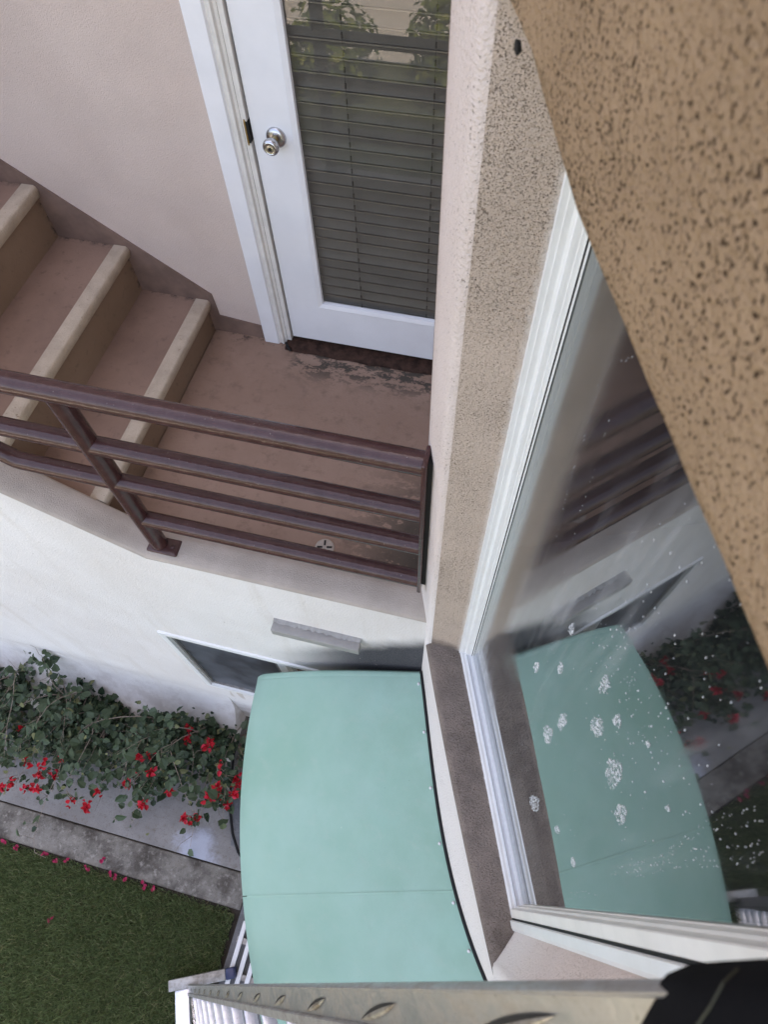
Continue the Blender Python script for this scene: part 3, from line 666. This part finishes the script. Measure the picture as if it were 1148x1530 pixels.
# stems first: leaves sit along them
stems = MB(); anchors = []
for i in range(95):
    x = random.uniform(-3.5, -1.35); p = Vector((x, random.uniform(.55, .72), random.uniform(0, .12)))
    d = Vector((random.uniform(-.5, .9), random.uniform(-1.0, .1), random.uniform(.6, 1.5))).normalized(); pts = [p.copy()]
    for k in range(random.randint(7, 13)):
        d = (d + Vector((random.uniform(-.25, .25), random.uniform(-.35, .12), random.uniform(-.45, .12)))).normalized(); q = pts[-1] + d * random.uniform(.07, .11)
        if q.y > .78: q.y = .76
        if q.z < .03: q.z = .04
        if k > 3 and not inside(q.x, q.y, q.z) and random.random() < .6: break
        pts.append(q); anchors.append((q.copy(), d.copy()))
    n = len(pts); stems.tube(pts, [max(.0014, .0055 * (1 - k / n)) for k in range(n)], 5)
for i in range(420):          # thin bare twigs poking out
    q, d = random.choice(anchors)
    if i % 2 and q.x > -2.5: continue
    e = q + Vector((random.uniform(-.12, .12), random.uniform(-.18, .05), random.uniform(.02, .2))); stems.tube([q, (q + e) / 2 + Vector((rnd(.02), rnd(.02), rnd(.02))), e], [.0016, .0012, .0006], 4)
so = stems.build('stems', m_stem, bo, smooth=True); so['kind'] = 'stuff'
leaves = []
tries = 0
while len(leaves) < 5000 and tries < 60000:
    tries += 1
    q, d = random.choice(anchors); p = q + Vector((random.gauss(0, .055), random.gauss(0, .05), random.gauss(0, .045)))
    if p.z < .03 or p.y > .79: continue
    if not inside(p.x, p.y, p.z) and random.random() < .8: continue
    if math.sin(p.x * 13 + p.y * 7) * math.sin(p.y * 17 + p.z * 9 + 1.3) > .42 and random.random() < .8: continue
    leaves.append((p, random.choice((.022, .03, .042, .055, .072)) * random.uniform(.8, 1.15), (rnd(.75), rnd(.75) - .2, random.uniform(.35, 1)), random.uniform(0, 6.28)))
leaves.sort(key=lambda l: -(l[0].z + l[1] * 14 - abs(l[0].x + 2.0) * .25))
fm = MB()
protos = []
for i, l in enumerate(leaves):
    if i < 290:
        if len(protos) < 8:
            V, F = leaf_geo((0, 0, 0), 1.0, (0, 0, 1), 0, random.uniform(.05, .25)); me = bpy.data.meshes.new('leaf'); me.from_pydata([tuple(v) for v in V], [], F); me.materials.append(m_leaf); protos.append(me)
        o = bpy.data.objects.new('leaf', protos[i % len(protos)]); C.objects.link(o); o.parent = bo
        o.location = l[0] - Vector(bo.location); nq = Vector(l[2]).normalized().to_track_quat('Z', 'Y'); o.rotation_euler = (nq.to_matrix() @ Matrix.Rotation(l[3], 3, 'Z')).to_euler(); o.scale = (l[1],) * 3
    else: fm.add(*leaf_geo(*l, random.uniform(.05, .25)))
fo_ = fm.build('foliage', m_leaf, bo); fo_['kind'] = 'stuff'
FL = [(-2.809, 0.318, 0.263), (-2.707, 0.317, 0.266), (-2.499, 0.101, 0.533), (-2.39, 0.116, 0.525), (-2.512, 0.066, 0.299), (-2.401, 0.096, 0.329), (-2.392, 0.202, 0.349), (-2.588, -0.023, 0.458), (-2.667, -0.065, 0.368), (-2.522, -0.035, 0.368), (-2.44, -0.022, 0.376), (-2.127, -0.018, 0.502), (-2.063, -0.042, 0.421), (-2.015, 0.061, 0.432), (-1.889, 0.216, 0.333), (-1.89, 0.27, 0.252), (-1.876, 0.215, 0.265), (-1.879, 0.156, 0.387), (-1.802, 0.348, 0.417), (-1.844, 0.315, 0.47), (-1.705, 0.251, 0.539), (-1.672, 0.059, 0.542), (-1.577, 0.173, 0.411), (-1.417, 0.05, 0.454), (-1.358, 0.069, 0.436), (-1.432, 0.049, 0.282), (-1.597, 0.501, 0.392), (-1.473, 0.541, 0.382), (-1.425, 0.488, 0.479), (-1.289, 0.38, 0.543), (-1.322, 0.208, 0.452), (-1.259, 0.269, 0.509), (-1.278, 0.226, 0.397), (-1.268, 0.219, 0.25), (-1.209, 0.203, 0.348), (-1.155, 0.251, 0.495), (-1.21, 0.324, 0.282), (-1.228, 0.37, 0.311), (-1.634, 0.577, 0.33)]
tw = MB(); lf = MB()
for x, y, z in FL:
    m = MB(); p0 = Vector((x, y, z))
    for k in range(random.randint(7, 13)):
        c = p0 + Vector((random.gauss(0, .011), random.gauss(0, .011), random.gauss(0, .009)))
        m.add(*leaf_geo(c, random.uniform(.022, .040), (rnd(1), rnd(1), random.uniform(.2, 1)), random.uniform(0, 6.28), .4))
    m.build('flower', m_bract, bo)
    q = min((a[0] for a in anchors), key=lambda a: (a - p0).length + max(0, p0.y - a.y) * .5)
    mid = (q + p0) / 2 + Vector((0, 0, .03)); tw.tube([q, mid, p0 - Vector((0, 0, .006))], [.002, .0016, .001], 5)
    for k in range(random.randint(3, 7)):
        t = random.uniform(.15, 1); c = q.lerp(p0, t) + Vector((rnd(.03), rnd(.03), rnd(.02))); lf.add(*leaf_geo(c, random.uniform(.026, .048), (rnd(.8), rnd(.8), random.uniform(.3, 1)), random.uniform(0, 6.28)))
x = tw.build('flower_stems', m_stem, bo); x['kind'] = 'stuff'
x = lf.build('sprig_leaves', m_leaf, bo); x['kind'] = 'stuff'
# fallen petals: nothing tells these apart
for x, y in [(-2.686, -.365), (-2.598, -.377), (-2.39, -.377), (-2.222, -.368), (-2.072, -.374), (-1.905, -.368), (-1.866, -.379), (-1.794, -.368), (-1.663, -.375), (-1.60, -.372), (-2.166, -.707), (-1.999, -.303), (-2.30, -.385), (-2.9, -.39)]:
    m = MB()
    for k in range(3): m.add(*leaf_geo((x + rnd(.008), y + rnd(.006), .012 + k * .003), random.uniform(.02, .032), (rnd(.5), rnd(.5), 1), random.uniform(0, 6.28), .3))
    zz0 = .012
    lab = {(-2.166, -.707): 'single fallen red bract lying out on the lawn', (-1.999, -.303): 'single fallen red bract lying on the old concrete edging'}.get((x, y), 'fallen dark red bract in the row along the lawn edging')
    tag(m.build('fallen_bract', m_petal, loc=(x, y, zz0)), lab, 'petal', 'fallen bracts along the lawn edge')
# ------------------------------------------------------------------ things on the ground under the awning
pb = MB()
for i in range(900):
    x = random.uniform(-1.36, -.75); y = random.uniform(.30, .78); r = random.uniform(.006, .015)
    if x < -1.36 + (.62 - y) * .18: continue
    n = 5; a0 = random.uniform(0, 6.28)
    ring = [(x + r * math.cos(a0 + 6.283 * k / n) * random.uniform(.8, 1.2), y + r * .8 * math.sin(a0 + 6.283 * k / n), .004 + random.uniform(0, .004)) for k in range(n)]
    pb.add(ring + [(x + rnd(.003), y + rnd(.003), .006 + r * .7)], [(k, (k + 1) % n, n) for k in range(n)])
tag(pb.build('pebbles', m_pebble, loc=(-1.05, .55, 0)), 'brown pebble strip beside the flared foot of the white wall', 'pebbles', kind='stuff')
hp = [(-1.385, .60, .03), (-1.365, .50, .022), (-1.335, .38, .018), (-1.305, .27, .016), (-1.262, .16, .016), (-1.205, .05, .016), (-1.13, -.045, .016), (-1.03, -.11, .016), (-.9, -.13, .016), (-.7, -.1, .016)]
tag(MB().tube(hp, .0085, 10).build('garden_hose', m_black, loc=(-1.2, .1, 0), smooth=True), 'thin black hose curving over the concrete path by the awning', 'hose')
tag(MB().box((-1.275, -.02, .001), (-.8, .27, .013), lambda x, y, z: (x + (.27 - y) * .28 if x < -1 else x, y, z)).build('paving_slab', m_paver, loc=(-1, .1, 0), bevel=.004), 'thin grey paving slab lying between hose and awning', 'paving slab')
mg = thing('slatted_ramp', (-.88, -.55, 0), 'white ribbed aluminium ramp lying on the paving under the awning', 'ramp')
for i in range(5):
    x = -.955 + i * .058
    MB().box((x, -.74, .03), (x + .028, -.40 - .02 * i, .044)).build('slat', m_track, mg, bevel=.003)
MB().box((-.965, -.70, .008), (-.68, -.67, .0295)).build('bearer', m_alu2, mg); MB().box((-.965, -.52, .008), (-.68, -.49, .0295)).build('bearer', m_alu2, mg)

# ------------------------------------------------------------------ ladder
ld = thing('ladder', (*W(-1.3, -.3, 0)[:2], 0), 'dirty aluminium ladder leaning against the angled wall below the camera', 'ladder')
P0 = np.array([-1.40, -.309, 0.]); DU = np.array([1.55, .255, 4.65]); LEN = np.linalg.norm(DU); e1 = DU / LEN
e2 = np.array([.25, -1.45, 0.]); e2 /= np.linalg.norm(e2); e3 = np.cross(e1, e2)
if e3[2] < 0: e3 = -e3
def LP(a, b, c):             # along the rail, across towards the rungs, out of the ladder plane
    p = P0 + e1 * a + e2 * b + e3 * c; return W(*p)
def rail(b0, sg, LMAX=5.02):
    f = lambda b: b0 + sg * b
    web = [(f(0), -.008), (f(0), .002), (f(.002), .005), (f(.0045), .004), (f(.006), .0005), (f(.012), -.0008), (f(.03), -.0008), (f(.0405), 0), (f(.0405), -.004), (f(.006), -.004), (f(.004), -.008)]
    N = 40; mb = MB(); aa = np.linspace(.02, LMAX, N)
    rows = [[LP(a, b, c + rnd(.0003)) for b, c in web + web[:1]] for a in aa]; mb.grid(rows); k = len(web); mb.F += [tuple(range(k)), tuple(range((N - 1) * (k + 1), (N - 1) * (k + 1) + k))]
    mb.build('side_rail', m_alu, ld, smooth=True)
    fl2 = [(f(.0408), -.04), (f(.0408), .0065), (f(.042), .008), (f(.056), .0075), (f(.057), .006), (f(.057), -.006), (f(.045), -.006), (f(.045), -.04)]
    mb = MB(); rows = [[LP(a, b, c) for b, c in fl2 + fl2[:1]] for a in np.linspace(.06, LMAX, 20)]; mb.grid(rows); mb.build('inner_flange', m_alu2, ld)
rail(0, 1); rail(.47, -1)
PITCH = .355; off = 4.26 % PITCH
a = off
while a < 4.95:
    # tread: ribbed top plate and body
    MB().prism([(a - .016, -.012), (a - .016, -.03), (a + .016, -.036), (a + .016, -.004)], lambda p, q: LP(p, .0575, q), lambda p, q: LP(p, .4125, q)).build('rung', m_rung, ld, bevel=.002)
    r = ld.children[-1]
    for kx in (-.011, -.004, .004, .011):
        t0 = -.012 + (kx + .016) / .032 * .008
        MB().box((a + kx - .0014, .06, t0 - .001), (a + kx + .0014, .41, t0 + .003), lambda p, b, q: LP(p, b, q)).build('rib', m_rung, r)
    # flared end of the rung breaking through the rail: dark slot with a bright curled lip
    if a < 4.7:
        for b0, sg in ((0, 1), (.47, -1)):
            for nm, mt_, c0, lo_, hi_ in (('rung_slot', m_dark, .0004, -1, .2), ('rung_end', m_rungend, .0012, -.35, 1)):
                rows = []
                for k in range(13):
                    u = -1 + 2 * k / 12; hw = max(.0002, (1 - u * u)) * .0062
                    rows.append([LP(a + u * .085, b0 + sg * (.027 - u * .010 + v * hw), c0 + .0032 * (1 - u * u) * (1 - ((v - lo_) / (hi_ - lo_) * 2 - 1) ** 2) * (nm == 'rung_end')) for v in np.linspace(lo_, hi_, 5)])
                MB().grid(rows).build(nm, mt_, ld, smooth=True)
    a += PITCH
# foot: stabiliser bar with a blue end plug
sb0, sb1 = np.array([-1.244, -.817]), np.array([-.955, -.686]); du = (sb1 - sb0) / np.linalg.norm(sb1 - sb0); dn_ = np.array([-du[1], du[0]])
bx = lambda x, y, z: (sb0[0] + du[0] * x + dn_[0] * y, sb0[1] + du[1] * x + dn_[1] * y, z)
MB().box((-.03, -.03, .03), (.315, .03, .09), bx).build('stabiliser_bar', m_alu2, ld, bevel=.004)
MB().box((.3155, -.03, .026), (.37, .03, .094), bx).build('end_cap', m_bluecap, ld, bevel=.006)
MB().box((.0, -.45, .02), (.085, -.03, .06), bx).build('foot_plate', m_rung, ld, bevel=.004)
# padded cover on the top end of the rail
cv = MB(); rows = []
CS = [(-.004, -.02), (-.005, -.004), (-.003, .007), (.004, .013), (.03, .017), (.052, .018), (.068, .012), (.072, -.02)]
for i in range(14):
    k = min(1, i / 3) ** .5
    rows.append([LP(4.83 - 1.9 * max(0, b) + i * .026, b * (.7 + .3 * k) if b < 0 else b, c * k + .0015 if c > 0 else c) for b, c in CS])
cv.grid(rows); cv.build('padded_cover', m_strap, ld, smooth=True)
MB().tube([LP(4.83 - 1.9 * max(0, b) + .055, b, c + .0008) for b, c in CS[1:7]], .0006, 6).build('stitching', m_thread, ld)

# ------------------------------------------------------------------ soap suds and water on the glass
SUDS = [(0.382, 3.553, 0.009, 0.035, 'small soap blob second nearest to the window sill'), (0.325, 3.739, 0.01, 0.027, 'small soap blob just left of the wide suds trio'), (0.354, 3.875, 0.01, 0.022, 'topmost soap blob, over the reflected awning end'), (0.234, 3.959, 0.012, 0.03, 'soap blob with white bubbles near the dark reflection edge'),
        (0.25, 3.506, 0.018, 0.053, 'tall soap blob close to the reflected sill'), (0.245, 3.653, 0.015, 0.043, 'oval soap blob beside the tall one near the sill'), (0.191, 3.863, 0.016, 0.041, 'bright round soap blob with bluish bubbles mid pane'), (0.177, 3.967, 0.009, 0.023, 'small soap blob right of the bright bluish one'),
        (0.117, 3.878, 0.024, 0.045, 'largest long soap blob in the middle of the pane'), (0.06, 3.856, 0.015, 0.033, 'pointed soap blob just below the largest one'), (0.148, 3.186, 0.021, 0.066, 'soap blob over the reflected grey sill'), (0.074, 3.375, 0.008, 0.027, 'tiny low soap blob above the reflected sill edge'),
        (0.008, 3.454, 0.009, 0.024, 'faint small soap blob nearest the cream jamb'), (0.126, 4.06, 0.005, 0.009, 'tiny drop-like soap blob right of the largest'), (0.048, 4.06, 0.004, 0.009, 'tiny soap blob right of the pointed one')]
def dome(mb, s, z, r, sz=1.0, n=7, h=.55):
    rings = [(1, 0), (.72, .6), (.3, .95)]
    V = []
    for q, hh in rings: V += [W(GD - .0004 - r * h * hh, s + r * q * math.cos(6.2832 * k / n), z + r * sz * q * math.sin(6.2832 * k / n)) for k in range(n)]
    V.append(W(GD - .0004 - r * h, s, z)); F = [(i * n + k, i * n + (k + 1) % n, (i + 1) * n + (k + 1) % n, (i + 1) * n + k) for i in range(2) for k in range(n)] + [(2 * n + k, 2 * n + (k + 1) % n, 3 * n) for k in range(n)]
    mb.add(V, F)
for s, z, a, b, lab in SUDS:
    mb = MB(); n = int(230 * min(1.4, a * b / .0006) + 20)
    ph = [random.uniform(0, 6.28) for _ in range(3)]
    for i in range(n):
        t = random.uniform(0, 6.283); q = math.sqrt(random.random()) * (.9 + .12 * math.sin(2 * t + ph[0]) + .09 * math.sin(3 * t + ph[1]) + .06 * math.sin(5 * t + ph[2])); dome(mb, s + a * q * math.cos(t), z + b * q * math.sin(t), random.choice((.0006, .0008, .001, .0017)) * random.uniform(.7, 1.2), random.uniform(1, 2.4))
    tag(mb.build('soap_suds', m_bubble, loc=W(GD, s, z), smooth=True), lab, 'soap suds', 'soap suds on the wet pane')
mb = MB()
def drop(s, z, r): dome(mb, s, z, r * .72, random.uniform(1.5, 2.8), 6)
for i in range(150): drop(random.uniform(-.02, .36), random.uniform(3.8, 4.5), random.uniform(.0006, .0018))
for i in range(110): drop(random.gauss(.21, .06), random.gauss(4.05, .09), random.uniform(.0006, .0022))
for i in range(60): drop(random.uniform(.0, .6), random.uniform(2.9, 4.0), random.uniform(.0005, .0012))
for (s0, z0, s1, z1, n) in ((-.008, 3.77, 0, 4.36, 80), (-.016, 3.72, -.010, 4.36, 80), (-.021, 3.85, -.018, 4.3, 50), (.006, 4.0, .02, 4.36, 40), (.012, 4.05, .034, 4.36, 34), (-.045, 3.35, -.046, 3.6, 18), (-.055, 3.3, -.052, 3.5, 14), (.50, 3.9, .555, 4.32, 34), (.555, 4.32, .50, 4.40, 14), (.44, 3.9, .5, 4.3, 22)):
    for k in range(n):
        t = k / n + rnd(.02)
        if math.sin(t * 31 + s0 * 90) > .55: continue
        drop(s0 + (s1 - s0) * t + rnd(.0022) + .003 * math.sin(t * 9 + z0), z0 + (z1 - z0) * t, random.uniform(.0005, .0013))
tag(mb.build('water_drops', m_drop, loc=W(GD, .3, 3.5), smooth=True), 'fine water drops and beaded runs on the window glass', 'water drops', kind='stuff')

# ------------------------------------------------------------------ sunlit garden opposite (reflected in the door glass)
for i, (x, y, r, h, lab) in enumerate([(-3.0, -4.7, .6, 1.0, 'leftmost sunlit round shrub beyond the lawn'), (-1.5, -4.8, .55, 1.3, 'tallest sunlit round shrub beyond the lawn'), (-.2, -4.75, .5, .9, 'small sunlit round shrub opposite the bay'), (1.4, -4.9, .7, 1.2, 'wide sunlit shrub at the right end of the row')]):
    sb = thing('shrub', (x, y, 0), lab, 'shrub', 'shrubs beyond the lawn'); mb = MB()
    for k in range(900):
        v = Vector((random.gauss(0, 1), random.gauss(0, 1), random.gauss(0, 1))).normalized() * random.uniform(.55, 1.08); p = (x + v.x * r, y + v.y * r, h * .5 + v.z * h * .5)
        mb.add(*leaf_geo(p, random.uniform(.06, .13), (v.x + rnd(.6), v.y + rnd(.6), v.z + rnd(.6) + .3), random.uniform(0, 6.28)))
    o = mb.build('foliage', m_shrub, sb); o['kind'] = 'stuff'
    MB().tube([(x, y, -.02), (x + .02, y, h * .5)], [.04, .02], 8).build('trunk', m_stem, sb)
